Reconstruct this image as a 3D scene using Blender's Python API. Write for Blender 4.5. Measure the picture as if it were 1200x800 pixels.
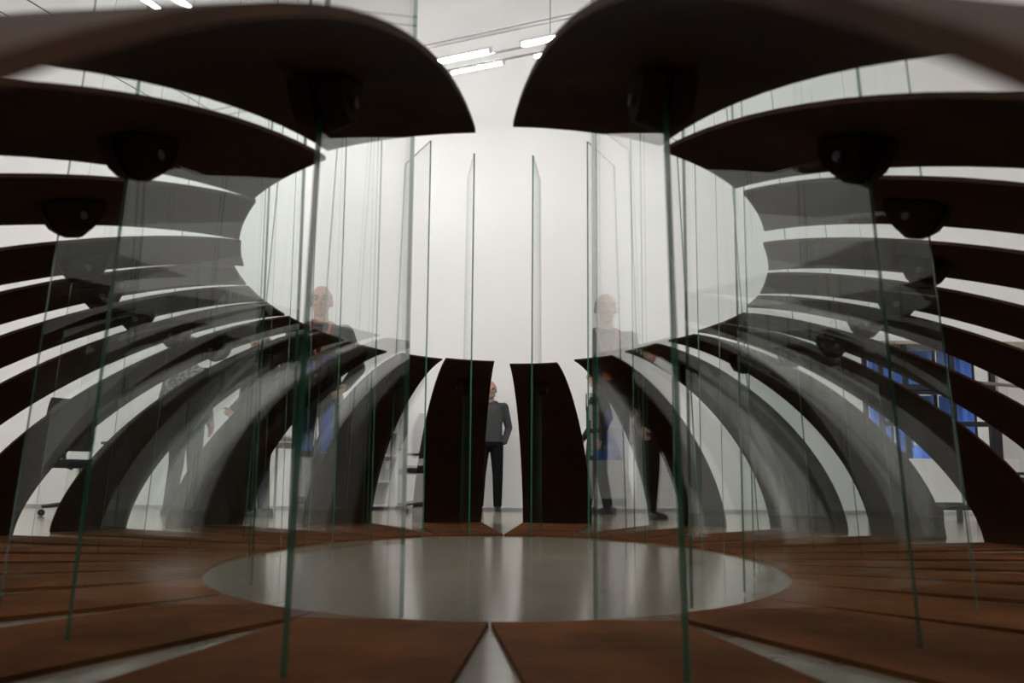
import bpy, bmesh, math, random
import numpy as np
from mathutils import Vector, Matrix

random.seed(7)
scene = bpy.context.scene
for o in list(bpy.data.objects):
    bpy.data.objects.remove(o)
COL = scene.collection

# ------------------------------------------------------------------ camera
CAM_POS = Vector((0.0405, -4.0545, 0.2768))
PITCH, ROLL = 0.147, -0.0079
cam_data = bpy.data.cameras.new('camera')
cam_data.sensor_width = 36.0
cam_data.lens = 35.0
cam_data.clip_start = 0.02
cam_data.clip_end = 100
cam_data.dof.use_dof = True
cam_data.dof.focus_distance = 7.5
cam_data.dof.aperture_fstop = 5.2
cam = bpy.data.objects.new('camera', cam_data)
COL.objects.link(cam)
fwd = Vector((0, math.cos(PITCH), math.sin(PITCH)))
upv = Vector((0, -math.sin(PITCH), math.cos(PITCH)))
rgt = Vector((1, 0, 0))
right = rgt * math.cos(ROLL) - upv * math.sin(ROLL)
up = rgt * math.sin(ROLL) + upv * math.cos(ROLL)
m3 = Matrix((right, up, -fwd)).transposed()
cam.matrix_world = Matrix.Translation(CAM_POS) @ m3.to_4x4()
scene.camera = cam

# ------------------------------------------------------------------ world, exposure
world = bpy.data.worlds.new('world')
scene.world = world
world.use_nodes = True
world.node_tree.nodes['Background'].inputs[0].default_value = (0.8, 0.85, 0.9, 1)
world.node_tree.nodes['Background'].inputs[1].default_value = 0.2
scene.view_settings.view_transform = 'Standard'
scene.view_settings.look = 'None'
scene.view_settings.gamma = 1.0
scene.view_settings.use_curve_mapping = False
scene.view_settings.exposure = 0.0
scene.cycles.transparent_max_bounces = 40
scene.cycles.max_bounces = 10
scene.cycles.diffuse_bounces = 6
scene.cycles.glossy_bounces = 5
TUBE_STRENGTH = 77.0        # every fluorescent tube

# ------------------------------------------------------------------ materials
def mat(name, base=(0.5, 0.5, 0.5), rough=0.6, metal=0.0, spec=0.5, noise=None, bump=0.0, emit=None, emit_s=0.0):
    """noise = (scale, other colour, contrast)"""
    m = bpy.data.materials.new(name)
    m.use_nodes = True
    nt = m.node_tree
    b = nt.nodes['Principled BSDF']
    b.inputs['Base Color'].default_value = (*base, 1)
    b.inputs['Roughness'].default_value = rough
    b.inputs['Metallic'].default_value = metal
    b.inputs['Specular IOR Level'].default_value = spec
    if noise:
        tc = nt.nodes.new('ShaderNodeTexCoord')
        n = nt.nodes.new('ShaderNodeTexNoise')
        n.inputs['Scale'].default_value = noise[0]
        n.inputs['Detail'].default_value = 6
        n.inputs['Roughness'].default_value = 0.65
        r = nt.nodes.new('ShaderNodeValToRGB')
        c = noise[2]
        r.color_ramp.elements[0].position = 0.5 - c
        r.color_ramp.elements[1].position = 0.5 + c
        r.color_ramp.elements[0].color = (*base, 1)
        r.color_ramp.elements[1].color = (*noise[1], 1)
        nt.links.new(tc.outputs['Object'], n.inputs['Vector'])
        nt.links.new(n.outputs['Fac'], r.inputs['Fac'])
        nt.links.new(r.outputs['Color'], b.inputs['Base Color'])
        if bump:
            bp = nt.nodes.new('ShaderNodeBump')
            bp.inputs['Strength'].default_value = bump
            bp.inputs['Distance'].default_value = 0.003
            nt.links.new(n.outputs['Fac'], bp.inputs['Height'])
            nt.links.new(bp.outputs['Normal'], b.inputs['Normal'])
    if emit:
        b.inputs['Emission Color'].default_value = (*emit, 1)
        b.inputs['Emission Strength'].default_value = emit_s
    return m

M = {}
M['wall'] = mat('white_paint', (0.85, 0.85, 0.85), 0.8, spec=0.2, noise=(0.6, (0.825, 0.825, 0.83), 0.25))
M['ceiling'] = mat('ceiling_paint', (0.78, 0.78, 0.78), 0.9, spec=0.1, noise=(0.5, (0.70, 0.70, 0.70), 0.2))
M['concrete'] = mat('polished_concrete', (0.36, 0.315, 0.245), 0.15, spec=0.5, noise=(1.8, (0.24, 0.215, 0.170), 0.16))
M['steel'] = mat('shaded_steel', (0.058, 0.028, 0.016), 0.85, spec=0.04, noise=(3.0, (0.028, 0.017, 0.012), 0.16), bump=0.15)  # same steel as the floor sheets, darkened for the shade on the uprights
M['rust'] = mat('lit_rusty_steel', (0.170, 0.062, 0.019), 0.85, spec=0.04, noise=(2.2, (0.082, 0.033, 0.013), 0.13), bump=0.15)  # lighter copy of the uprights' steel for the lit floor sheets
M['bracket'] = mat('cast_iron', (0.022, 0.011, 0.008), 0.8, spec=0.1, noise=(9.0, (0.035, 0.016, 0.010), 0.2))
M['bolt'] = mat('bolt_steel', (0.10, 0.09, 0.085), 0.45, metal=0.7)
M['glass_edge'] = mat('green_glass_edge', (0.020, 0.180, 0.105), 0.25, spec=0.5)
M['glass_edge'].node_tree.nodes['Principled BSDF'].inputs['Alpha'].default_value = 0.8
M['white_metal'] = mat('white_metal', (0.75, 0.75, 0.75), 0.45)
M['grey_metal'] = mat('grey_metal', (0.45, 0.45, 0.46), 0.4, metal=0.6)
M['chrome'] = mat('chrome', (0.7, 0.7, 0.7), 0.2, metal=1.0)
M['tube'] = mat('fluorescent_tube', (0.9, 0.9, 0.9), 0.5, emit=(1.0, 0.985, 0.96), emit_s=TUBE_STRENGTH)
M['black_fabric'] = mat('black_fabric', (0.018, 0.018, 0.02), 0.9, spec=0.08, noise=(60, (0.03, 0.03, 0.032), 0.2))
M['black_plastic'] = mat('black_plastic', (0.02, 0.02, 0.022), 0.4)
M['white_laminate'] = mat('white_laminate', (0.74, 0.74, 0.73), 0.5, noise=(2.0, (0.70, 0.70, 0.70), 0.3))
M['grey_laminate'] = mat('grey_laminate', (0.20, 0.19, 0.185), 0.5, noise=(3.0, (0.17, 0.165, 0.16), 0.3))
M['blue_plastic'] = mat('blue_plastic_sheet', (0.11, 0.29, 0.98), 0.4, noise=(4.0, (0.08, 0.22, 0.88), 0.25))
M['dark_metal'] = mat('dark_metal', (0.02, 0.02, 0.024), 0.45, metal=0.3)
M['beige_wood'] = mat('beige_wood', (0.42, 0.36, 0.28), 0.55, noise=(7.0, (0.36, 0.30, 0.22), 0.25))
M['door_paint'] = mat('door_paint', (0.66, 0.65, 0.62), 0.5, noise=(2.0, (0.63, 0.62, 0.60), 0.3))
M['folder'] = mat('paper_folder', (0.45, 0.46, 0.48), 0.8)
M['skin'] = mat('skin', (0.47, 0.25, 0.18), 0.55, noise=(30, (0.42, 0.21, 0.15), 0.25))
M['lips'] = mat('lips', (0.36, 0.13, 0.11), 0.5)
M['eye'] = mat('eye', (0.05, 0.04, 0.04), 0.2)
M['grey_hair'] = mat('grey_hair', (0.30, 0.29, 0.28), 0.9, noise=(80, (0.18, 0.17, 0.165), 0.2))
M['dark_hair'] = mat('dark_hair', (0.035, 0.026, 0.02), 0.8, noise=(80, (0.06, 0.05, 0.04), 0.2))
M['grey_sweater'] = mat('grey_sweater', (0.075, 0.078, 0.082), 0.95, spec=0.08, noise=(70, (0.055, 0.057, 0.06), 0.2))
M['dark_jacket'] = mat('dark_jacket', (0.022, 0.024, 0.028), 0.9, spec=0.08, noise=(40, (0.032, 0.034, 0.038), 0.2))
M['suit'] = mat('charcoal_suit', (0.022, 0.023, 0.026), 0.9, spec=0.08, noise=(50, (0.032, 0.033, 0.036), 0.2))
M['black_trousers'] = mat('black_trousers', (0.009, 0.009, 0.011), 0.9, spec=0.08)
M['navy_trousers'] = mat('navy_trousers', (0.02, 0.024, 0.035), 0.9, spec=0.08)
M['white_shirt'] = mat('white_shirt', (0.7, 0.7, 0.7), 0.8)
M['check_shirt'] = mat('speckled_shirt', (0.03, 0.03, 0.033), 0.9, spec=0.08, noise=(38, (0.30, 0.30, 0.29), 0.06))
M['shoe'] = mat('black_leather', (0.012, 0.011, 0.011), 0.35)
M['tan_leather'] = mat('tan_leather', (0.30, 0.16, 0.06), 0.5)
M['red_cloth'] = mat('red_orange_cloth', (0.50, 0.09, 0.03), 0.8)
M['blue_cloth'] = mat('blue_cloth', (0.02, 0.06, 0.32), 0.85, noise=(20, (0.015, 0.04, 0.24), 0.2))
M['lens'] = mat('spectacle_frame', (0.02, 0.02, 0.02), 0.3)

def glass_material():
    m = bpy.data.materials.new('clear_glass')
    m.use_nodes = True
    nt = m.node_tree
    nt.nodes.clear()
    out = nt.nodes.new('ShaderNodeOutputMaterial')
    mix = nt.nodes.new('ShaderNodeMixShader')
    tr = nt.nodes.new('ShaderNodeBsdfTransparent')
    tr.inputs[0].default_value = (0.986, 0.994, 0.990, 1)
    gl = nt.nodes.new('ShaderNodeBsdfGlossy')
    gl.inputs['Color'].default_value = (1, 1, 1, 1)
    gl.inputs['Roughness'].default_value = 0.0
    geo = nt.nodes.new('ShaderNodeNewGeometry')
    mr = nt.nodes.new('ShaderNodeMapRange')       # same index of refraction seen from both faces of the sheet
    mr.inputs['To Min'].default_value = 1.5
    mr.inputs['To Max'].default_value = 1 / 1.5
    fr = nt.nodes.new('ShaderNodeFresnel')
    nt.links.new(geo.outputs['Backfacing'], mr.inputs['Value'])
    nt.links.new(mr.outputs['Result'], fr.inputs['IOR'])
    nt.links.new(fr.outputs['Fac'], mix.inputs[0])
    nt.links.new(tr.outputs[0], mix.inputs[1])
    nt.links.new(gl.outputs[0], mix.inputs[2])
    nt.links.new(mix.outputs[0], out.inputs[0])
    return m
M['glass'] = glass_material()

# ------------------------------------------------------------------ mesh helpers
class MB:
    def __init__(self):
        self.v, self.f, self.mi = [], [], []
    def add(self, verts, faces, mi=0):
        n = len(self.v)
        self.v += [tuple(p) for p in verts]
        self.f += [tuple(i + n for i in f) for f in faces]
        self.mi += [mi] * len(faces)
        return self
    def box(self, c, s, rz=0.0, mi=0, mx=None):
        sx, sy, sz = s[0] / 2, s[1] / 2, s[2] / 2
        R = Matrix.Rotation(rz, 3, 'Z') if mx is None else mx
        vs = [Vector(c) + R @ Vector((x * sx, y * sy, z * sz)) for z in (-1, 1) for y in (-1, 1) for x in (-1, 1)]
        return self.add(vs, [(0, 2, 3, 1), (4, 5, 7, 6), (0, 1, 5, 4), (2, 6, 7, 3), (0, 4, 6, 2), (1, 3, 7, 5)], mi)
    def bevel_box(self, c, s, b=0.01, rz=0.0, mi=0, mx=None):
        bm = bmesh.new()
        bmesh.ops.create_cube(bm, size=1)
        bmesh.ops.scale(bm, vec=s, verts=bm.verts)
        bmesh.ops.bevel(bm, geom=bm.edges[:], offset=b, segments=2, affect='EDGES', profile=0.5)
        R = Matrix.Rotation(rz, 3, 'Z') if mx is None else mx
        bm.verts.ensure_lookup_table()
        vs = [Vector(c) + R @ v.co for v in bm.verts]
        fs = [[v.index for v in f.verts] for f in bm.faces]
        bm.free()
        return self.add(vs, fs, mi)
    def tube(self, pts, r, n=10, mi=0, caps=True):
        pts = [Vector(p) for p in pts]
        rr = r if isinstance(r, (list, tuple)) else [r] * len(pts)
        vs, fs = [], []
        prev = None
        for i, p in enumerate(pts):
            d = (pts[min(i + 1, len(pts) - 1)] - pts[max(i - 1, 0)]).normalized()
            a = prev if prev is not None else Vector((0, 0, 1)) if abs(d.z) < 0.9 else Vector((1, 0, 0))
            x = (a - d * a.dot(d)).normalized()
            prev = x
            y = d.cross(x)
            vs += [p + (x * math.cos(2 * math.pi * k / n) + y * math.sin(2 * math.pi * k / n)) * rr[i] for k in range(n)]
        for i in range(len(pts) - 1):
            for k in range(n):
                a, b = i * n + k, i * n + (k + 1) % n
                fs.append((a, b, b + n, a + n))
        if caps:
            fs.append(tuple(range(n))[::-1])
            fs.append(tuple(range((len(pts) - 1) * n, len(pts) * n)))
        return self.add(vs, fs, mi)
    def lathe(self, c, prof, n=24, mi=0):
        vs, fs = [], []
        for r, z in prof:
            vs += [(c[0] + r * math.cos(2 * math.pi * k / n), c[1] + r * math.sin(2 * math.pi * k / n), c[2] + z) for k in range(n)]
        for i in range(len(prof) - 1):
            for k in range(n):
                a, b = i * n + k, i * n + (k + 1) % n
                fs.append((a, b, b + n, a + n))
        fs.append(tuple(range(n))[::-1])
        fs.append(tuple(range((len(prof) - 1) * n, len(prof) * n)))
        return self.add(vs, fs, mi)
    def ell(self, c, r, nu=20, nv=12, mi=0, mx=None):
        vs, fs = [], []
        R = mx if mx is not None else Matrix.Identity(3)
        for j in range(1, nv):
            ph = math.pi * j / nv
            for k in range(nu):
                t = 2 * math.pi * k / nu
                vs.append(Vector(c) + R @ Vector((r[0] * math.sin(ph) * math.cos(t), r[1] * math.sin(ph) * math.sin(t), r[2] * math.cos(ph))))
        for j in range(nv - 2):
            for k in range(nu):
                a, b = j * nu + k, j * nu + (k + 1) % nu
                fs.append((a, a + nu, b + nu, b))
        vs.append(Vector(c) + R @ Vector((0, 0, r[2])))
        vs.append(Vector(c) + R @ Vector((0, 0, -r[2])))
        t, bo = len(vs) - 2, len(vs) - 1
        for k in range(nu):
            fs.append((t, k, (k + 1) % nu))
            q = (nv - 2) * nu
            fs.append((bo, q + (k + 1) % nu, q + k))
        return self.add(vs, fs, mi)
    def mesh(self, name, mats, smooth=False):
        me = bpy.data.meshes.new(name)
        me.from_pydata(self.v, [], self.f)
        for m in (mats if isinstance(mats, (list, tuple)) else [mats]):
            me.materials.append(m)
        if isinstance(mats, (list, tuple)):
            me.polygons.foreach_set('material_index', self.mi)
        bm = bmesh.new()
        bm.from_mesh(me)
        bmesh.ops.recalc_face_normals(bm, faces=bm.faces)
        bm.to_mesh(me)
        bm.free()
        if smooth:
            me.polygons.foreach_set('use_smooth', [True] * len(me.polygons))
            try:
                me.set_sharp_from_angle(angle=math.radians(40))
            except Exception:
                pass
        me.update()
        return me
    def build(self, name, mats, parent=None, smooth=False):
        o = bpy.data.objects.new(name, self.mesh(name, mats, smooth))
        COL.objects.link(o)
        o.parent = parent
        return o

def tag(o, label, cat, group=None):
    o['label'] = label
    o['category'] = cat
    if group:
        o['group'] = group
    return o

def thing(name, label, cat, loc=(0, 0, 0), rz=0.0, group=None):
    e = bpy.data.objects.new(name, None)
    e.empty_display_size = 0.1
    COL.objects.link(e)
    e.location = loc
    e.rotation_euler = (0, 0, rz)
    return tag(e, label, cat, group)

def struct(o):
    o['kind'] = 'structure'
    return o

def copy_tree(o, parent=None):
    c = o.copy()
    COL.objects.link(c)
    c.parent = parent
    for ch in o.children:
        copy_tree(ch, c)
    return c

# ------------------------------------------------------------------ room shell
X0, X1, Y0, Y1, ZC = -8.5, 8.5, -9.0, 8.75, 7.4
T = 0.12
struct(MB().box(((X0 + X1) / 2, (Y0 + Y1) / 2, -T / 2), (X1 - X0, Y1 - Y0, T)).build('floor', M['concrete']))
struct(MB().box(((X0 + X1) / 2, (Y0 + Y1) / 2, ZC + T / 2), (X1 - X0, Y1 - Y0, T)).build('ceiling', M['ceiling']))
struct(MB().box(((X0 + X1) / 2, Y1 + T / 2, ZC / 2), (X1 - X0 + 2 * T, T, ZC + 2 * T)).build('wall_back', M['wall']))
struct(MB().box(((X0 + X1) / 2, Y0 - T / 2, ZC / 2), (X1 - X0 + 2 * T, T, ZC + 2 * T)).build('wall_front', M['wall']))
struct(MB().box((X0 - T / 2, (Y0 + Y1) / 2, ZC / 2), (T, Y1 - Y0, ZC + 2 * T)).build('wall_left', M['wall']))
struct(MB().box((X1 + T / 2, (Y0 + Y1) / 2, ZC / 2), (T, Y1 - Y0, ZC + 2 * T)).build('wall_right', M['wall']))
bb = MB()
bb.box(((X0 + 6.20) / 2, Y1 - 0.006, 0.02), (6.20 - X0, 0.012, 0.04))
bb.box(((X1 + 7.25) / 2, Y1 - 0.006, 0.02), (X1 - 7.25, 0.012, 0.04))
struct(bb.build('baseboard_back', M['grey_metal']))

# door with a pale wooden frame in the back wall, far right
door = struct(MB().box((6.725, Y1 - 0.02, 1.07), (0.87, 0.04, 2.12)).build('door_1', M['door_paint']))
fr = MB()
fr.box((6.245, Y1 - 0.04, 1.10), (0.09, 0.08, 2.20))
fr.box((7.205, Y1 - 0.04, 1.10), (0.09, 0.08, 2.20))
fr.box((6.725, Y1 - 0.04, 2.17), (0.87, 0.08, 0.08))
fr.build('door_frame', M['beige_wood'], door)
MB().tube([(6.40, Y1 - 0.04, 1.03), (6.40, Y1 - 0.09, 1.03), (6.52, Y1 - 0.09, 1.03)], 0.011).build('door_handle', M['chrome'], door)
MB().box((6.725, Y1 - 0.045, 1.55), (0.6, 0.012, 0.7)).build('door_panel', M['door_paint'], door)
MB().box((6.725, Y1 - 0.045, 0.60), (0.6, 0.012, 0.7)).build('door_panel', M['door_paint'], door)

ORD = ['', 'first', 'second', 'third', 'fourth', 'fifth', 'sixth', 'seventh', 'eighth', 'ninth', 'tenth', 'eleventh', 'twelfth']
# ------------------------------------------------------------------ lights: twin rails with fluorescent tubes, some added out of view
def light_rail(p0, p1, H, label, tubes, z_up=ZC):
    """a pair of slim bars on wires; tubes = positions (metres along) of the twin tube lights."""
    p0, p1 = Vector((*p0, H)), Vector((*p1, H))
    d = (p1 - p0)
    L = d.length
    d.normalize()
    n = Vector((-d.y, d.x, 0))
    ang = math.atan2(d.y, d.x)
    root = thing('light_rail', label, 'light rail', p0)
    for s in (-1, 1):
        MB().tube([n * s * 0.10, n * s * 0.10 + d * L], 0.014, 8).build('rail_bar', M['grey_metal'], root)
    k = 0
    t = 0.3
    while t < L:
        MB().box(d * t, (0.05, 0.24, 0.03), ang).build('cross_piece', M['grey_metal'], root)
        MB().tube([d * t, d * t + Vector((0, 0, z_up - H))], 0.004, 6).build('suspension_wire', M['dark_metal'], root)
        t += 1.75
    out = []
    for t in tubes:
        for s in (-1, 1):
            out.append((p0 + d * t + n * s * 0.17, ang, L))
    out.sort(key=lambda q: (q[0] - p0).dot(d) + 0.001 * q[0].y)
    return out

tube_proto = None
def tube_light(loc, ang, label, group='fluorescent tube lights on the ceiling rails'):
    global tube_proto
    if tube_proto is None:
        e = thing('tube_light', label, 'light', (0, 0, 0), 0, group)
        MB().box((0, 0, 0.030), (0.72, 0.045, 0.03)).build('housing', M['white_metal'], e)
        MB().tube([(-0.33, 0, -0.005), (0.33, 0, -0.005)], 0.019, 10).build('tube', M['tube'], e)
        for s in (-1, 1):
            MB().box((s * 0.343, 0, 0.0), (0.024, 0.042, 0.05)).build('end_cap', M['white_metal'], e)
        tube_proto = e
        c = e
    else:
        c = copy_tree(tube_proto)
    c.location = loc
    c.rotation_euler = (0, 0, ang)
    tag(c, label, 'light', group)
    return c

dA = Vector((0.900, -0.436))
def along(p, t):
    return (p[0] + dA.x * t, p[1] + dA.y * t)
PA = (-0.42, 6.72)
rails = [
    (along(PA, -4.6), along(PA, 4.6), 5.10, 'grey twin rail with lit tubes, seen through the gap between the nearest plates',
     [2.65, 4.55, 5.62], 'lit tube on twin rail over the far end'),
    ((-4.35, 3.20), (-2.70, 8.10), 5.20, 'grey twin rail with lit tubes at the upper left corner',
     [0.6, 1.6, 2.35, 3.6, 4.6], 'lit tube on twin rail at the upper left'),
    (along((-0.4, 1.2), -4.6), along((-0.4, 1.2), 4.6), 5.10, 'added unseen twin rail with lit tubes above the middle of the ring',
     [1.0, 2.6, 4.2, 5.8, 7.4, 8.6], 'added lit tube on unseen twin rail over the middle'),  # added out of view to light the floor inside the ring
    (along((-0.4, -4.3), -4.6), along((-0.4, -4.3), 4.6), 5.10, 'added unseen twin rail with lit tubes above and behind the viewer',
     [1.0, 2.6, 4.2, 5.8, 7.4, 8.6], 'added lit tube on unseen twin rail behind the viewer'),  # added out of view for its light
    ((-6.4, -6.5), (-6.4, 6.7), 6.30, 'added unseen twin rail with lit tubes along the left wall',
     [0.8, 2.6, 4.4, 6.2, 8.0, 9.8, 11.2, 12.6], 'added lit tube on unseen twin rail, left wall'),  # added out of view to brighten the walls
    ((6.4, -6.5), (6.4, 6.7), 6.30, 'added unseen twin rail with lit tubes along the right wall',
     [0.8, 2.6, 4.4, 6.2, 8.0, 9.8, 11.2, 12.6], 'added lit tube on unseen twin rail, right wall'),  # counterpart on the right, also added to brighten the walls
]
for (a, b, H, lab, tubes, tl) in rails:
    for i, (loc, ang, L) in enumerate(light_rail(a, b, H, lab, tubes)):
        tube_light(loc, ang, '%s, %s pair, %s tube' % (tl, ORD[i // 2 + 1], ('nearer', 'farther')[i % 2]))
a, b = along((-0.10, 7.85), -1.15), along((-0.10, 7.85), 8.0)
tag(MB().tube([(*a, 6.02), (*b, 6.02)], 0.03, 12).build('rail_shadow_bar', M['grey_metal'], None, True),
    'pale bar standing in for the soft shadow of the twin light rail', 'shadow bar')  # solid bar put in for the rail's soft shadow on the back wall

for (x, y, z, L, lab) in ((-5.55, 3.75, 5.20, 5.2, 'thin dark cable stretched under the ceiling, upper left, inner one'), (-6.05, 3.75, 5.20, 5.2, 'thin dark cable stretched under the ceiling, upper left, outer one')):
    tag(MB().tube([(x, y, z), (x + 0.313 * L, y + 0.949 * L, z)], 0.007, 6).build('ceiling_cable', M['dark_metal']), lab, 'cable')

# ------------------------------------------------------------------ the sculpture: 24 curved steel plates with glass panes
FA, FB = 1.0271, 1.97                 # inner opening of the floor plates (half axes)
LA, LB = 0.9819, 2.0304               # opening between the upper lips
W2, W4 = 0.2111, 0.0113
# per plate: lip corners, foot corners (x, y), lip height, roundness (at either edge)
PL = [
    (0.027,2.013,0.314,1.935,0.139,4.100,0.686,3.975,1.029,1.609),
    (0.411,1.815,0.611,1.609,1.114,3.785,1.630,3.395,1.032,1.558),
    (0.674,1.466,0.802,1.160,1.878,3.103,2.220,2.485,1.037,1.632),
    (0.845,1.012,0.941,0.807,2.263,2.187,2.510,1.693,1.032,1.680),
    (0.929,0.651,0.997,0.395,2.625,1.475,2.743,0.915,1.025,1.554),
    (0.983,0.313,1.013,0.089,2.782,0.615,2.813,0.146,1.012,1.554),
    (1.004,-0.028,0.998,-0.244,2.656,-0.212,2.782,-0.615,1.021,1.620),
    (0.988,-0.318,0.931,-0.649,2.653,-1.002,2.641,-1.409,1.021,1.597),
    (0.921,-0.701,0.814,-1.058,2.567,-1.824,2.344,-2.324,1.027,1.594),
    (0.791,-1.163,0.642,-1.538,2.148,-2.618,1.735,-3.041,1.043,1.565),
    (0.605,-1.608,0.381,-1.881,1.714,-3.307,1.046,-3.730,1.036,1.541),
    (0.367,-1.930,0.039,-2.040,0.860,-3.900,0.190,-4.180,1.033,1.600,1.440),
    (-0.041,-2.021,-0.378,-1.899,-0.150,-4.155,-0.950,-3.850,1.026,1.435,1.620),
    (-0.393,-1.842,-0.642,-1.520,-0.995,-3.774,-1.489,-3.523,1.024,1.599),
    (-0.644,-1.488,-0.798,-1.079,-1.806,-3.148,-2.166,-2.789,1.025,1.612),
    (-0.803,-1.039,-0.882,-0.712,-2.348,-2.249,-2.549,-1.729,1.025,1.554),
    (-0.928,-0.666,-0.966,-0.364,-2.641,-1.409,-2.743,-0.915,1.030,1.554),
    (-0.971,-0.307,-0.982,-0.027,-2.782,-0.615,-2.813,-0.146,1.030,1.554),
    (-0.982,0.027,-0.971,0.307,-2.813,0.146,-2.782,0.615,1.030,1.554),
    (-0.966,0.364,-0.928,0.666,-2.743,0.915,-2.641,1.409,1.030,1.554),
    (-0.916,0.729,-0.835,1.068,-2.615,1.792,-2.394,2.361,1.030,1.554),
    (-0.813,1.138,-0.663,1.497,-2.237,2.626,-1.846,3.078,1.030,1.554),
    (-0.591,1.594,-0.374,1.836,-1.589,3.366,-1.036,3.765,1.033,1.592),
    (-0.355,1.881,-0.067,2.011,-0.740,3.953,-0.194,4.092,1.044,1.555),
]
TH = 0.010
def warp(t):
    return t + W2 * math.sin(2 * t) + W4 * math.sin(4 * t)
def ell_pt(a, b, deg):
    u = warp(math.radians(deg))
    return Vector((a * math.sin(u), b * math.cos(u)))

def which(j):
    return ('right', 12 - j) if j < 12 else ('left', j - 11)

T_CUT = [0.0, 0.12, 0.25, 0.38, None, None, 0.62, 0.75, 0.88, 1.0]
def prof(s, zl, n):
    return zl * max(0.0, 1 - s ** n) ** (1 / n)

# the panes of the two nearest plates stand slightly turned
# floor sheets that are cut narrower than their uprights
FLOOR_CORNERS = {10: (None, (1.075, -3.73)), 11: ((0.68, -3.90), (0.21, -4.18)), 12: ((-0.135, -4.155), (-0.75, -3.85)), 13: ((-1.12, -3.774), None)}
PANE_AXIS = {11: ((0.229, -1.965), (0.287, -2.57)), 12: ((-0.199, -1.96), (-0.278, -2.574))}
def plate(j):
    r = PL[j]
    l0, l1, o0, o1 = Vector(r[0:2]), Vector(r[2:4]), Vector(r[4:6]), Vector(r[6:8])
    zl, n0, n1 = r[8], r[9], r[-1]
    n = (n0 + n1) / 2
    side, k = which(j)
    foot = (o0 + o1) / 2
    root = thing('curved_steel_plate', 'rusty curved steel plate, %s from the camera on the %s side of the ring' % (ORD[k], side),
                 'steel plate', (foot.x, foot.y, 0), 0, 'curved steel plates standing in a ring')
    # sagitta of the lip: it follows the opening
    pm = ell_pt(LA, LB, j * 15 + 7.5)
    pc = (ell_pt(LA, LB, j * 15 + 1.2) + ell_pt(LA, LB, (j + 1) * 15 - 1.2)) / 2
    sag = pm - pc
    wid = (l1 - l0).length
    sw = 0.009 / wid
    ts = [t if t is not None else 0.5 + (sw if i == 5 else -sw) for i, t in enumerate(T_CUT)]
    NS = 30
    def P(i, t):
        nt_ = n0 + (n1 - n0) * t
        s = math.sin(i / NS * math.pi / 2) ** (2 / nt_)
        a = l0.lerp(l1, t) + sag * (4 * t * (1 - t))
        b = o0.lerp(o1, t)
        q = a.lerp(b, s)
        z = zl * math.cos(i / NS * math.pi / 2) ** (2 / nt_)
        return Vector((q.x - foot.x, q.y - foot.y, max(z, TH) if i < NS else TH))
    NT = len(ts)
    inner = [[P(i, t) for t in ts] for i in range(NS + 1)]
    outer = [[None] * NT for _ in range(NS + 1)]
    out2 = (foot - (l0 + l1) / 2).normalized()
    for i in range(NS + 1):
        for q in range(NT):
            a = inner[min(i + 1, NS)][q] - inner[max(i - 1, 0)][q]
            b = inner[i][min(q + 1, NT - 1)] - inner[i][max(q - 1, 0)]
            nn = a.cross(b)
            if nn.length < 1e-9:
                nn = Vector((out2.x, out2.y, 0))
            nn.normalize()
            if nn.dot(Vector((out2.x, out2.y, 1.0))) < 0:
                nn = -nn
            if i == NS:
                nn = Vector((out2.x, out2.y, 0))
            outer[i][q] = inner[i][q] + nn * TH
    N1 = (NS + 1) * NT
    vs = [inner[i][q] for i in range(NS + 1) for q in range(NT)] + [outer[i][q] for i in range(NS + 1) for q in range(NT)]
    fs, edges = [], {}
    for i in range(NS):
        for q in range(NT - 1):
            f = (i * NT + q, i * NT + q + 1, (i + 1) * NT + q + 1, (i + 1) * NT + q)
            fs.append(f)
            fs.append(tuple(x + N1 for x in f[::-1]))
            for a, b in zip(f, f[1:] + f[:1]):
                key = (min(a, b), max(a, b))
                edges[key] = edges.get(key, 0) + 1
    for (a, b), c in edges.items():
        if c == 1:
            fs.append((a, b, b + N1, a + N1))
    MB().add(vs, fs).build('upright_sheet', M['steel'], root, True)
    # foot: wedge lying on the floor, from the opening out to the upright
    g = 0.10
    NA = 8
    arc = [ell_pt(FA, FB, j * 15 + g + (15 - 2 * g) * i / NA) - foot for i in range(NA + 1)]
    f0, f1 = FLOOR_CORNERS.get(j, (None, None))
    ring = arc + [(Vector(f1) if f1 else o1) - foot, (Vector(f0) if f0 else o0) - foot]
    vs = [(p.x, p.y, 0) for p in ring] + [(p.x, p.y, TH) for p in ring]
    m = len(ring)
    fs = [tuple(range(m))[::-1], tuple(range(m, 2 * m))] + [(i, (i + 1) % m, (i + 1) % m + m, i + m) for i in range(m)]
    MB().add(vs, fs).build('floor_sheet', M['rust'], root)
    # clamp that grips the pane under the sheet
    lc, oc = (l0 + l1) / 2, foot
    d2 = (oc - lc)
    Lr = d2.length
    if j in PANE_AXIS:
        Lr = 2.19
        lc, d2 = Vector(PANE_AXIS[j][0]), Vector(PANE_AXIS[j][1]) - Vector(PANE_AXIS[j][0])
    d2.normalize()
    t2 = Vector((-d2.y, d2.x))
    sb = 0.25
    La = (oc - (l0 + l1) / 2).length
    sa = sb * Lr / La                       # the same place, as a fraction of the sheet
    zb = prof(sa, zl, n)
    dz = prof(sa + 0.03, zl, n) - prof(sa - 0.03, zl, n)
    slope = math.atan2(dz, 0.06 * La)
    cpos = lc + d2 * (sb * Lr) - foot
    X = Vector((d2.x * math.cos(slope), d2.y * math.cos(slope), math.sin(slope)))
    Yv = Vector((t2.x, t2.y, 0))
    Z = X.cross(Yv)
    if Z.z < 0:
        Z = -Z
    base = Vector((cpos.x, cpos.y, zb)) - Z * 0.001
    br = None
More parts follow.
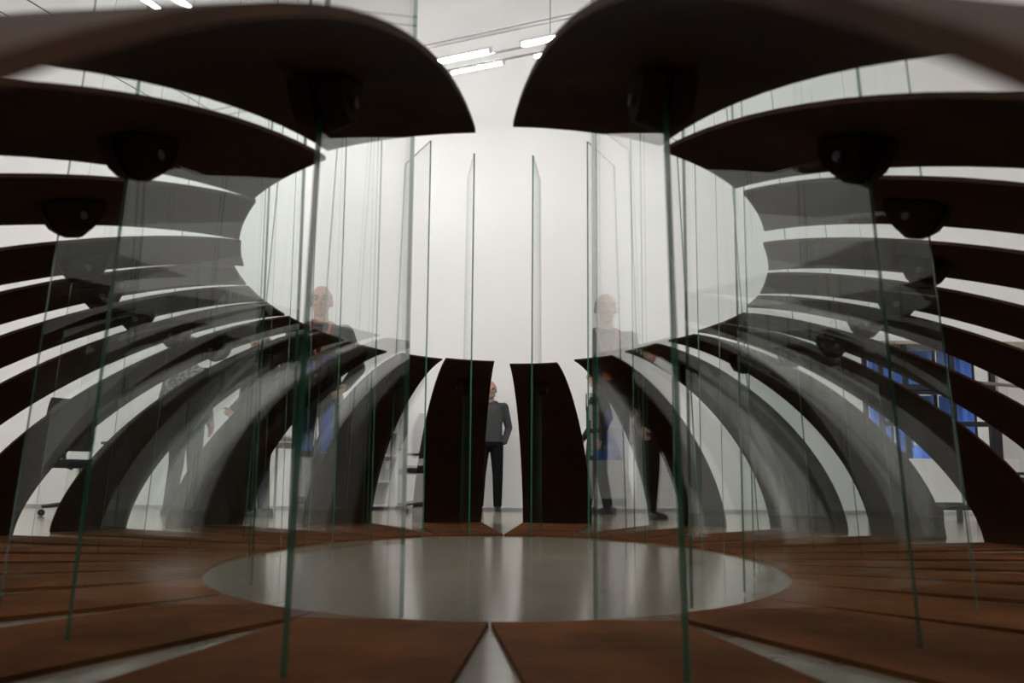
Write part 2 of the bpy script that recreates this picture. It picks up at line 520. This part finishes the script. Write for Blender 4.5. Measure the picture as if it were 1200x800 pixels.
    def jaw(side_):
        pr = [(-0.075, 0.0), (0.07, 0.0), (0.066, -0.028), (0.045, -0.065), (0.02, -0.082), (-0.015, -0.082), (-0.045, -0.062), (-0.07, -0.028)]
        mb = MB()
        y0, y1 = side_ * 0.0065, side_ * 0.044
        vs = [base + X * a + Yv * y0 + Z * b for a, b in pr] + [base + X * a * 0.9 + Yv * y1 + Z * b * 0.85 for a, b in pr]
        mm = len(pr)
        fs = [tuple(range(mm)), tuple(range(mm, 2 * mm))] + [(i, (i + 1) % mm, (i + 1) % mm + mm, i + mm) for i in range(mm)]
        return mb.add(vs, fs)
    for sd in (-1, 1):
        br = jaw(sd).build('clamp_jaw', M['bracket'], root, True)
        c = base - Z * 0.036
        MB().tube([c + Yv * sd * 0.040, c + Yv * sd * 0.052], 0.011, 6).build('bolt', M['bolt'], br)
    # the pane (its own thing)
    w = 0.010
    pts = [(-0.035, TH - 0.003), ({11: 0.293, 12: 0.290}.get(j, 0.295), TH - 0.003), (0.205, 2.33), (-0.035, 2.33)]
    vs = []
    for sd in (-1, 1):
        for s, z in pts:
            q = lc + d2 * (s * Lr) + t2 * (sd * w / 2)
            vs.append((q.x - lc.x, q.y - lc.y, z))
    fs = [(0, 1, 2, 3), (4, 5, 6, 7), (0, 1, 5, 4), (1, 2, 6, 5), (2, 3, 7, 6), (3, 0, 4, 7)]
    mb = MB()
    mb.add(vs, fs[:2], 0)
    n0 = len(mb.f)
    mb.f += fs[2:]
    mb.mi += [1] * 4
    p = mb.build('glass_pane', [M['glass'], M['glass_edge']])
    p.location = (lc.x, lc.y, 0)
    tag(p, 'tall clear glass pane with green edges in the %s plate from the camera, %s side' % (ORD[k], side),
        'glass pane', 'glass panes slotted into the steel plates')
for j in range(24):
    plate(j)

# ------------------------------------------------------------------ people
def cap_dist(P, a, b, ra, rb):
    ab = b - a
    t = np.clip(((P - a) @ ab) / max(ab @ ab, 1e-9), 0, 1)
    return np.linalg.norm(P - (a + t[:, None] * ab), axis=1) - (ra + (rb - ra) * t)

def person(name_label, loc, rz, height, cloth, pose, hair='short', beard=False, glasses=False):
    """one continuous body surface grown from tapered limbs; faces -Y before rotation.
    cloth: dict top, trousers, shoe -> material names."""
    k = height / 1.75
    root = thing('person', name_label, 'person', loc, rz)
    J = dict(head=(0, -0.015, 1.635), neck0=(0, 0.01, 1.43), neck1=(0, -0.005, 1.55),
             shL=(0.185, 0.0, 1.405), elL=(0.245, 0.035, 1.13), wrL=(0.225, -0.06, 0.90),
             shR=(-0.185, 0.0, 1.405), elR=(-0.245, 0.035, 1.13), wrR=(-0.225, -0.06, 0.90),
             hipL=(0.09, 0.0, 0.92), knL=(0.10, -0.01, 0.50), anL=(0.105, 0.02, 0.09),
             hipR=(-0.09, 0.0, 0.92), knR=(-0.10, -0.01, 0.50), anR=(-0.105, 0.02, 0.09), bend=0.0)
    J.update(pose)
    caps, ells, ells_t = [], [], []        # (a, b, ra, rb, tag), (c, r, tag)
    V = lambda n: np.array(J[n], float)
    def cp(a, b, ra, rb, t):
        caps.append((np.array(a, float), np.array(b, float), ra, rb, t))
    def el(c, r, t):
        ells.append((np.array(c, float), np.array(r, float), t))
    H = V('head')
    el(H + (0, 0.012, 0.025), (0.076, 0.096, 0.098), 'skin')
    el(H + (0, -0.018, -0.045), (0.060, 0.072, 0.078), 'skin')
    el(H + (0, -0.050, -0.095), (0.032, 0.032, 0.024), 'skin')
    el(H + (0, -0.098, -0.012), (0.013, 0.022, 0.026), 'skin')
    el(H + (0, -0.080, 0.022), (0.050, 0.018, 0.012), 'skin')
    for s in (-1, 1):
        el(H + (s * 0.078, 0.012, -0.008), (0.012, 0.022, 0.034), 'skin')
        el(H + (s * 0.035, -0.070, -0.032), (0.022, 0.020, 0.020), 'skin')
    cp(J['neck0'], J['neck1'], 0.062, 0.055, 'skin')
    # torso: stacked ellipsoids
    for z, rx, ry, y, t in ((0.93, 0.165, 0.120, 0.0, 'trousers'), (1.02, 0.168, 0.122, -0.005, 'top'), (1.10, 0.165, 0.122, -0.010, 'top'),
                            (1.20, 0.172, 0.125, -0.005, 'top'), (1.30, 0.185, 0.125, 0.0, 'top'), (1.375, 0.180, 0.105, 0.008, 'top')):
        ells_t.append((np.array((0, y, z), float), np.array((rx, ry, 0.115)), t))
    cp((-0.15, 0.01, 1.405), (0.15, 0.01, 1.405), 0.062, 0.062, 'top')
    cp((-0.07, 0.015, 1.445), (0.07, 0.015, 1.445), 0.050, 0.050, 'top')
    for s in 'LR':
        cp(V('sh' + s), V('el' + s), 0.066, 0.053, 'top')
        cp(V('el' + s), V('wr' + s), 0.052, 0.038, 'top')
        cp(V('hip' + s), V('kn' + s), 0.098, 0.072, 'trousers')
        cp(V('kn' + s), V('an' + s), 0.072, 0.058, 'trousers')
        # hand: palm, four fingers of different lengths, thumb
        if not J.get('pocket' + s):
            w = V('wr' + s)
            d = w - V('el' + s)
            d /= np.linalg.norm(d)
            fw = np.array((0, -1.0, 0))
            x = fw - d * (fw @ d)
            x /= np.linalg.norm(x)                     # across the knuckles
            nrm = np.cross(d, x)
            if nrm @ np.array((1.0 if s == 'L' else -1.0, 0, 0)) > 0:
                nrm = -nrm                             # towards the thigh
            for q in (-0.027, -0.009, 0.009, 0.027):
                cp(w + d * 0.01 + x * q * 0.6, w + d * 0.085 + x * q, 0.017, 0.014, 'skin')
            for q, L in ((0.030, 0.070), (0.010, 0.082), (-0.011, 0.075), (-0.031, 0.056)):
                a = w + d * 0.085 + x * q
                b = a + (d * 0.93 + nrm * 0.30) * L * 0.5
                c = b + (d * 0.72 + nrm * 0.68) * L * 0.5
                cp(a, b, 0.0105, 0.0095, 'skin')
                cp(b, c, 0.0095, 0.0080, 'skin')
            a = w + d * 0.025 + x * 0.028
            b = a + d * 0.035 + x * 0.030 + nrm * 0.010
            cp(a, b, 0.014, 0.012, 'skin')
            cp(b, b + d * 0.032 + x * 0.006 + nrm * 0.010, 0.011, 0.009, 'skin')
    # sway of the upper body
    mb = MB()
    for a, b, ra, rb, t in caps:
        n = 7
        pts, rr = [], []
        L = np.linalg.norm(b - a)
        u = (b - a) / max(L, 1e-6)
        for i in range(5):
            an = math.pi / 2 * (1 - i / 4)
            pts.append(a - u * ra * math.sin(an)); rr.append(max(ra * math.cos(an), 1e-4))
        for i in range(5):
            an = math.pi / 2 * i / 4
            pts.append(b + u * rb * math.sin(an)); rr.append(max(rb * math.cos(an), 1e-4))
        mb.tube(pts, rr, 14)
    for c, r, t in ells:
        mb.ell(c, r, 20, 14)
    tp = [(0.80, 0.06, 0.06, 0.0), (0.83, 0.13, 0.095, 0.0), (0.88, 0.162, 0.118, 0.0), (0.95, 0.170, 0.122, -0.002), (1.05, 0.168, 0.120, -0.008), (1.15, 0.168, 0.120, -0.008),
          (1.25, 0.178, 0.124, -0.003), (1.33, 0.186, 0.122, 0.002), (1.39, 0.180, 0.105, 0.008), (1.44, 0.13, 0.075, 0.010), (1.47, 0.07, 0.05, 0.010)]
    vs, fs = [], []
    for z, rx, ry, y in tp:
        vs += [(rx * math.cos(2 * math.pi * i / 28), y + ry * math.sin(2 * math.pi * i / 28), z) for i in range(28)]
    for i in range(len(tp) - 1):
        fs += [(i * 28 + q, i * 28 + (q + 1) % 28, (i + 1) * 28 + (q + 1) % 28, (i + 1) * 28 + q) for q in range(28)]
    fs += [tuple(range(28))[::-1], tuple(range((len(tp) - 1) * 28, len(tp) * 28))]
    mb.add(vs, fs)
    tmp = bpy.data.objects.new('tmp', mb.mesh('tmp', M['skin']))
    COL.objects.link(tmp)
    rm = tmp.modifiers.new('r', 'REMESH')
    rm.mode = 'VOXEL'
    rm.voxel_size = 0.0085
    sm = tmp.modifiers.new('s', 'SMOOTH')
    sm.iterations = 3
    sm.factor = 0.5
    dg = bpy.context.evaluated_depsgraph_get()
    me = bpy.data.meshes.new_from_object(tmp.evaluated_get(dg))
    me.name = 'body'
    bpy.data.objects.remove(tmp)
    n = len(me.polygons)
    C = np.empty(n * 3)
    me.polygons.foreach_get('center', C)
    C = C.reshape(-1, 3)
    tags = ['skin', 'top', 'trousers']
    best = np.full(n, 1e9)
    ti = np.zeros(n, int)
    for a, b, ra, rb, t in caps:
        dd = cap_dist(C, a, b, ra, rb)
        w = dd < best
        best[w] = dd[w]; ti[w] = tags.index(t)
    for c, r, t in ells + ells_t:
        dd = (np.linalg.norm((C - c) / r, axis=1) - 1) * r.min()
        w = dd < best
        best[w] = dd[w]; ti[w] = tags.index(t)
    hem = J.get('hem', 0.93)
    body_ax = (np.abs(C[:, 0]) < 0.2)
    ti[(ti == 2) & (C[:, 2] > hem)] = 1
    armpart = np.zeros(n, bool)
    me.materials.clear()
    for mname in ('skin', cloth['top'], cloth['trousers']):
        me.materials.append(M[mname])
    me.polygons.foreach_set('material_index', ti.astype(np.int32))
    me.polygons.foreach_set('use_smooth', [True] * n)
    me.transform(Matrix.Scale(k, 4))
    body = bpy.data.objects.new('body', me)
    COL.objects.link(body)
    body.parent = root
    def child(nm, mb_, mm, par=body, smooth=True):
        me_ = mb_.mesh(nm, M[mm], smooth)
        me_.transform(Matrix.Scale(k, 4))
        o = bpy.data.objects.new(nm, me_)
        COL.objects.link(o)
        o.parent = root
        return o
    # shoes
    for s in 'LR':
        a = V('an' + s)
        sh = MB()
        prof_ = [(0.095, 0.030), (0.06, 0.040), (0.0, 0.043), (-0.07, 0.047), (-0.125, 0.046), (-0.165, 0.034), (-0.185, 0.012)]
        vs, fs = [], []
        top = [0.075, 0.085, 0.090, 0.075, 0.058, 0.045, 0.028]
        for (yy, ww), tt in zip(prof_, top):
            y_ = a[1] + yy
            vs += [(a[0] - ww, y_, 0.0), (a[0] - ww, y_, tt * 0.6), (a[0] - ww * 0.55, y_, tt), (a[0] + ww * 0.55, y_, tt), (a[0] + ww, y_, tt * 0.6), (a[0] + ww, y_, 0.0)]
        for i in range(len(prof_) - 1):
            for q in range(6):
                fs.append((i * 6 + q, i * 6 + (q + 1) % 6, (i + 1) * 6 + (q + 1) % 6, (i + 1) * 6 + q))
        fs += [tuple(range(6)), tuple(range((len(prof_) - 1) * 6, len(prof_) * 6))]
        child('shoe', sh.add(vs, fs), cloth.get('shoe', 'shoe'))
    # eyes, brows, mouth
    for s in (-1, 1):
        child('eye', MB().ell(H + (s * 0.031, -0.0835, 0.004), (0.011, 0.006, 0.006), 12, 8), 'eye')
        child('eyebrow', MB().tube([H + (s * 0.014, -0.096, 0.026), H + (s * 0.034, -0.094, 0.031), H + (s * 0.052, -0.083, 0.026)], 0.0045, 6), cloth.get('hair', 'grey_hair'))
    child('mouth', MB().ell(H + (0, -0.0885, -0.062), (0.024, 0.007, 0.006), 14, 8), 'lips')
    # hair: shell over the skull, open above the brow
    mbh = MB()
    hc = H + (0, 0.016, 0.024)
    nu, nv = 28, 16
    vs, fs = [], []
    for j in range(nv + 1):
        ph = math.pi * j / nv
        for q in range(nu):
            t = 2 * math.pi * q / nu
            vs.append(hc + np.array((0.081 * math.sin(ph) * math.cos(t), 0.099 * math.sin(ph) * math.sin(t), 0.103 * math.cos(ph))))
    for j in range(nv):
        for q in range(nu):
            f = (j * nu + q, j * nu + (q + 1) % nu, (j + 1) * nu + (q + 1) % nu, (j + 1) * nu + q)
            c = sum(vs[i] for i in f) / 4 - hc
            if hair == 'short':
                keep = c[2] > -0.06 and not (c[1] < -0.035 and c[2] < 0.058) and not (c[1] < 0.012 and c[2] < -0.012)
            else:                                       # bald crown, fringe of hair round the sides and back
                keep = -0.06 < c[2] < 0.042 and c[1] > -0.022
            if keep:
                fs.append(f)
    hs = child('hair', mbh.add(vs, fs), cloth.get('hair', 'grey_hair'))
    so = hs.modifiers.new('thick', 'SOLIDIFY')
    so.thickness = 0.008 * k
    if beard:
        b = MB().ell(H + (0, -0.058, -0.088), (0.050, 0.040, 0.042), 18, 12).ell(H + (0, -0.095, -0.048), (0.026, 0.008, 0.007), 12, 8)
        for s in (-1, 1):
            b.ell(H + (s * 0.048, -0.03, -0.065), (0.018, 0.045, 0.034), 12, 8)
        child('beard', b, cloth.get('hair', 'grey_hair'))
    if glasses:
        g = MB()
        for s in (-1, 1):
            g.tube([H + (s * 0.032 + 0.021 * math.cos(a_), -0.105, 0.004 + 0.016 * math.sin(a_)) for a_ in [i * math.pi / 6 for i in range(13)]], 0.0022, 6)
            g.tube([H + (s * 0.053, -0.105, 0.006), H + (s * 0.086, 0.0, 0.004)], 0.0022, 6)
        g.tube([H + (-0.011, -0.105, 0.006), H + (0.011, -0.105, 0.006)], 0.0022, 6)
        child('spectacles', g, 'lens')
    # collar at the neckline
    cm = cloth.get('collar', cloth['top'])
    ring = [(0.066 * math.cos(t), 0.004 + 0.062 * math.sin(t), 1.468 + 0.022 * math.sin(t)) for t in [i * 2 * math.pi / 20 for i in range(21)]]
    child('collar', MB().tube(ring, 0.014, 8, caps=False), cm)
    return root, child, J

# grey-sweatered man by the back wall, hands in his pockets
r, ch, J = person('bearded man in grey sweater and black trousers standing at the back wall', (-0.225, 8.34, 0), 0.10, 1.60,
       dict(top='grey_sweater', trousers='black_trousers', shoe='shoe', hair='grey_hair'),
       dict(elL=(0.262, 0.06, 1.13), wrL=(0.200, -0.03, 0.93), elR=(-0.262, 0.06, 1.13), wrR=(-0.200, -0.03, 0.93), pocketL=1, pocketR=1,
            anL=(0.115, 0.02, 0.09), anR=(-0.13, 0.03, 0.09), knL=(0.11, -0.01, 0.50), knR=(-0.12, -0.01, 0.5), hem=0.93), hair='bald', beard=True)
# suited man turned towards the left
r, ch, J = person('man in charcoal suit and spectacles seen in profile, right of the far plates', (1.04, 7.55, 0), -1.35, 1.69,
       dict(top='suit', trousers='suit', shoe='shoe', hair='grey_hair', collar='white_shirt'),
       dict(elL=(0.25, 0.06, 1.13), wrL=(0.22, -0.03, 0.89), elR=(-0.25, 0.06, 1.13), wrR=(-0.23, -0.10, 0.91),
            anL=(0.09, 0.10, 0.09), knL=(0.09, 0.02, 0.5), anR=(-0.09, -0.10, 0.09), knR=(-0.09, -0.06, 0.5), hem=0.80), hair='short', glasses=True)
ch('shirt_front', MB().box((0, -0.118, 1.36), (0.06, 0.03, 0.17)), 'white_shirt')
ch('necktie', MB().box((0, -0.134, 1.33), (0.026, 0.012, 0.2)), 'dark_jacket')
# tall man behind the left plates, facing the camera
r, ch, J = person('balding man in dark jacket with red lanyard, behind the plates left of centre', (-1.50, 3.85, 0), 0.12, 1.88,
       dict(top='dark_jacket', trousers='navy_trousers', shoe='shoe', hair='dark_hair'),
       dict(elL=(0.29, 0.02, 1.14), wrL=(0.20, -0.17, 0.98), hem=0.86), hair='bald')
ch('lanyard', MB().tube([(-0.075, -0.02, 1.475), (-0.07, -0.115, 1.40), (-0.03, -0.145, 1.26), (0.0, -0.148, 1.18), (0.03, -0.145, 1.26), (0.07, -0.115, 1.40), (0.075, -0.02, 1.475)], 0.010, 8), 'red_cloth')
ch('name_badge', MB().bevel_box((0, -0.148, 1.13), (0.09, 0.010, 0.12), 0.003), 'red_cloth')
# two more visitors behind the left plates
r, ch, J = person('person in speckled shirt and dark trousers behind the left plates', (-3.10, 5.60, 0), 0.9, 1.72,
       dict(top='check_shirt', trousers='navy_trousers', shoe='shoe', hair='dark_hair'),
       dict(anL=(0.13, -0.02, 0.09), anR=(-0.13, 0.03, 0.09), hem=0.95), hair='short')
r, ch, J = person('person in black clothes and boots beside the small table', (-2.33, 5.30, 0), -0.7, 1.70,
       dict(top='dark_jacket', trousers='black_trousers', shoe='shoe', hair='dark_hair'),
       dict(elR=(-0.26, 0.0, 1.14), wrR=(-0.18, -0.18, 1.02)), hair='short')

# ------------------------------------------------------------------ furniture
def office_chair(loc, rz, label):
    c = thing('office_chair', label, 'chair', loc, rz, 'black office chairs by the walls')
    MB().bevel_box((0, 0, 0.475), (0.48, 0.47, 0.075), 0.025).build('seat', M['black_fabric'], c, True)
    # curved backrest
    vs, fs = [], []
    nz, nx = 9, 8
    for side in (0, 1):
        for i in range(nz):
            z = 0.60 + 0.50 * i / (nz - 1)
            w = 0.21 + 0.025 * math.sin(math.pi * i / (nz - 1)) - 0.05 * (i / (nz - 1)) ** 3
            for q in range(nx):
                x = -w + 2 * w * q / (nx - 1)
                y = 0.235 + 0.06 * (i / (nz - 1)) - 0.05 * (x / 0.22) ** 2 + side * 0.045
                vs.append((x, y, z))
    n1 = nz * nx
    ed = {}
    for i in range(nz - 1):
        for q in range(nx - 1):
            f = (i * nx + q, i * nx + q + 1, (i + 1) * nx + q + 1, (i + 1) * nx + q)
            fs += [f, tuple(a + n1 for a in f[::-1])]
            for a, b in zip(f, f[1:] + f[:1]):
                ed[(min(a, b), max(a, b))] = ed.get((min(a, b), max(a, b)), 0) + 1
    fs += [(a, b, b + n1, a + n1) for (a, b), k in ed.items() if k == 1]
    MB().add(vs, fs).build('backrest', M['black_fabric'], c, True)
    MB().tube([(0, 0.15, 0.44), (0, 0.29, 0.47), (0, 0.31, 0.62), (0, 0.30, 0.78)], 0.022, 8).build('back_support', M['black_plastic'], c, True)
    for s in (-1, 1):
        a = MB().tube([(s * 0.22, 0.05, 0.46), (s * 0.29, 0.05, 0.50), (s * 0.29, 0.05, 0.67)], 0.016, 8).build('armrest', M['black_plastic'], c, True)
        MB().bevel_box((s * 0.29, 0.0, 0.685), (0.06, 0.26, 0.03), 0.012).build('arm_pad', M['black_plastic'], a, True)
    MB().tube([(0, 0, 0.11), (0, 0, 0.44)], 0.026, 12).build('gas_column', M['chrome'], c, True)
    for i in range(5):
        t = 2 * math.pi * i / 5 + 0.3
        e = (0.30 * math.cos(t), 0.30 * math.sin(t))
        l = MB().tube([(0, 0, 0.12), (e[0], e[1], 0.085)], [0.026, 0.016], 8).build('leg', M['black_plastic'], c, True)
        w = MB()
        n = (-math.sin(t) * 0.024, math.cos(t) * 0.024)
        w.tube([(e[0] - n[0], e[1] - n[1], 0.031), (e[0] + n[0], e[1] + n[1], 0.031)], 0.031, 14)
        w.build('caster', M['black_plastic'], l, True)
    return c
office_chair((-3.98, 5.30, 0), 0.9, 'black office chair with armrests behind the left plates')
office_chair((-1.02, 7.95, 0), -1.2, 'black office chair by the white bookcase at the back wall')

# bookcase against the back wall
bk = thing('bookcase', 'white open bookcase standing against the back wall', 'bookcase', (-1.78, 8.58, 0))
for s in (-1, 1):
    MB().box((s * 0.40, 0, 0.70), (0.03, 0.30, 1.40)).build('side_panel', M['white_laminate'], bk)
MB().box((0, 0.14, 0.70), (0.77, 0.012, 1.36)).build('back_panel', M['white_laminate'], bk)
for z in (0.06, 0.36, 0.68, 0.97, 1.385):
    MB().box((0, -0.005, z), (0.77, 0.28, 0.028)).build('shelf', M['white_laminate'], bk)
for (x, z, w, h, lab) in ((0.28, 0.375, 0.06, 0.24, 'second'), (0.18, 0.695, 0.06, 0.20, 'third'), (0.29, 0.985, 0.05, 0.22, 'fourth')):
    f = thing('file_box', 'grey file box on the %s shelf from the bottom of the bookcase' % lab, 'box', (-1.78 + x, 8.55, z), 0, 'file boxes in the bookcase')
    MB().box((0, 0, h / 2), (w, 0.2, h)).build('box_body', M['folder'], f)
    MB().box((0, -0.102, h * 0.7), (w * 0.6, 0.004, h * 0.25)).build('spine_label', M['white_shirt'], f)

# small table behind the left plates
tb = thing('side_table', 'small white table with thin legs behind the left plates', 'table', (-1.98, 5.75, 0))
MB().bevel_box((0, 0, 0.745), (0.75, 0.55, 0.028), 0.006).build('table_top', M['white_laminate'], tb)
for sx in (-1, 1):
    for sy in (-1, 1):
        MB().tube([(sx * 0.33, sy * 0.24, 0.0), (sx * 0.33, sy * 0.24, 0.731)], 0.014, 8).build('leg', M['grey_metal'], tb)
MB().box((0, 0.24, 0.69), (0.63, 0.02, 0.06)).build('apron', M['white_laminate'], tb)
# rack with blue plastic sheets, right
rk = thing('storage_rack', 'dark metal storage rack hung with blue plastic sheets', 'rack', (4.30, 6.10, 0))
RX = (-0.56, -0.31, 0.16, 0.56)
for x in RX:
    for y in (-0.22, 0.22):
        MB().box((x, y, 0.875), (0.045, 0.045, 1.75)).build('post', M['dark_metal'], rk)
for z in (0.12, 0.62, 1.30):
    MB().box((0, 0, z), (1.08, 0.40, 0.035)).build('shelf', M['dark_metal'], rk)
for z in (1.32, 0.95, 0.64):
    MB().box((0, -0.232, z), (1.16, 0.024, 0.05)).build('cross_bar', M['dark_metal'], rk)
MB().box((0, 0, 1.765), (1.22, 0.52, 0.03)).build('top_board', M['beige_wood'], rk)
for a, b in zip(RX[:-1], RX[1:]):
    vs, fs = [], []
    for side in (0, 1):
        for i in range(13):
            x = a + 0.025 + (b - a - 0.05) * i / 12
            y = 0.165 + 0.012 * math.sin(i * 1.9 + a * 9) + side * 0.006
            vs += [(x, y, 0.66), (x, y, 1.27), (x, y + 0.004, 1.33), (x, y, 1.74)]
    for i in range(12):
        for q in (0, 2):
            f = (i * 4 + q, i * 4 + q + 1, i * 4 + q + 5, i * 4 + q + 4)
            fs += [f, tuple(c + 52 for c in f[::-1])]
    MB().add(vs, fs).build('blue_sheet', M['blue_plastic'], rk, True)

# trolley with white panel in front of the rack
tr = thing('trolley', 'low trolley with white side panel in front of the blue rack', 'trolley', (4.25, 5.46, 0))
MB().bevel_box((0, 0.0, 0.385), (1.00, 0.45, 0.40), 0.006).build('panel_box', M['white_laminate'], tr)
MB().box((0, 0, 0.165), (0.96, 0.42, 0.035)).build('base_frame', M['dark_metal'], tr)
for sx in (-1, 1):
    for sy in (-1, 1):
        lg = MB().tube([(sx * 0.44, sy * 0.17, 0.06), (sx * 0.44, sy * 0.17, 0.15)], 0.014, 8).build('leg', M['dark_metal'], tr)
        MB().tube([(sx * 0.44 - 0.015, sy * 0.17, 0.035), (sx * 0.44 + 0.015, sy * 0.17, 0.035)], 0.035, 14).build('caster', M['black_plastic'], lg, True)
MB().tube([(-0.03, -0.24, 0.16), (-0.03, -0.24, 0.60), (-0.03, -0.10, 0.66)], 0.012, 8).build('push_bar', M['chrome'], tr, True)
for i, (x, y, lab, mm) in enumerate(((3.88, 5.40, 'white capped blue bottle at the left end of the trolley', 'blue_plastic'), (3.98, 5.44, 'white capped blue bottle second from the left on the trolley', 'blue_plastic'),
                               (4.10, 5.42, 'white capped blue bottle third from the left on the trolley', 'blue_plastic'))):
    b = thing('bottle', lab, 'bottle', (x, y, 0.586), 0, 'bottles on the trolley')
    MB().lathe((0, 0, 0), [(0.036, 0), (0.040, 0.01), (0.040, 0.09), (0.030, 0.115), (0.016, 0.125)], 18).build('bottle_body', M[mm], b, True)
    MB().lathe((0, 0, 0.125), [(0.026, 0), (0.030, 0.004), (0.030, 0.035), (0.022, 0.04)], 18).build('cap', M['white_shirt'], b, True)

# tilted drawing board on a dark stand, far right
db = thing('drawing_table', 'drawing table with tilted grey board on dark metal legs, far right', 'table', (4.72, 5.02, 0), -0.15)
MB().bevel_box((0, 0, 1.24), (0.95, 0.60, 0.025), 0.005, mx=Matrix.Rotation(0.10, 3, 'Y') @ Matrix.Rotation(0.12, 3, 'X')).build('board', M['grey_laminate'], db)
for sx in (-1, 1):
    MB().tube([(sx * 0.30, 0.0, 0.05), (sx * 0.30, 0.0, 1.22 - sx * 0.03)], 0.017, 8).build('leg', M['dark_metal'], db)
    MB().box((sx * 0.30, 0, 0.025), (0.05, 0.60, 0.05)).build('foot', M['dark_metal'], db)
MB().tube([(-0.30, 0, 0.45), (0.30, 0, 0.45)], 0.014, 8).build('stretcher', M['dark_metal'], db)
wb = thing('standing_panel', 'white panel in dark metal frame standing behind the drawing table', 'panel', (5.62, 6.25, 0), -0.2)
MB().box((0, 0, 0.62), (1.0, 0.025, 0.95)).build('panel_sheet', M['white_laminate'], wb)
for sx in (-1, 0, 1):
    MB().box((sx * 0.5, -0.022, 0.56), (0.035, 0.03, 1.12)).build('frame_post', M['dark_metal'], wb)
for z in (0.16, 0.42, 1.10):
    MB().box((0, -0.024, z), (1.0, 0.028, 0.03)).build('frame_rail', M['dark_metal'], wb)
for sx in (-1, 1):
    MB().box((sx * 0.5, 0, 0.0175), (0.05, 0.45, 0.035)).build('foot', M['dark_metal'], wb)
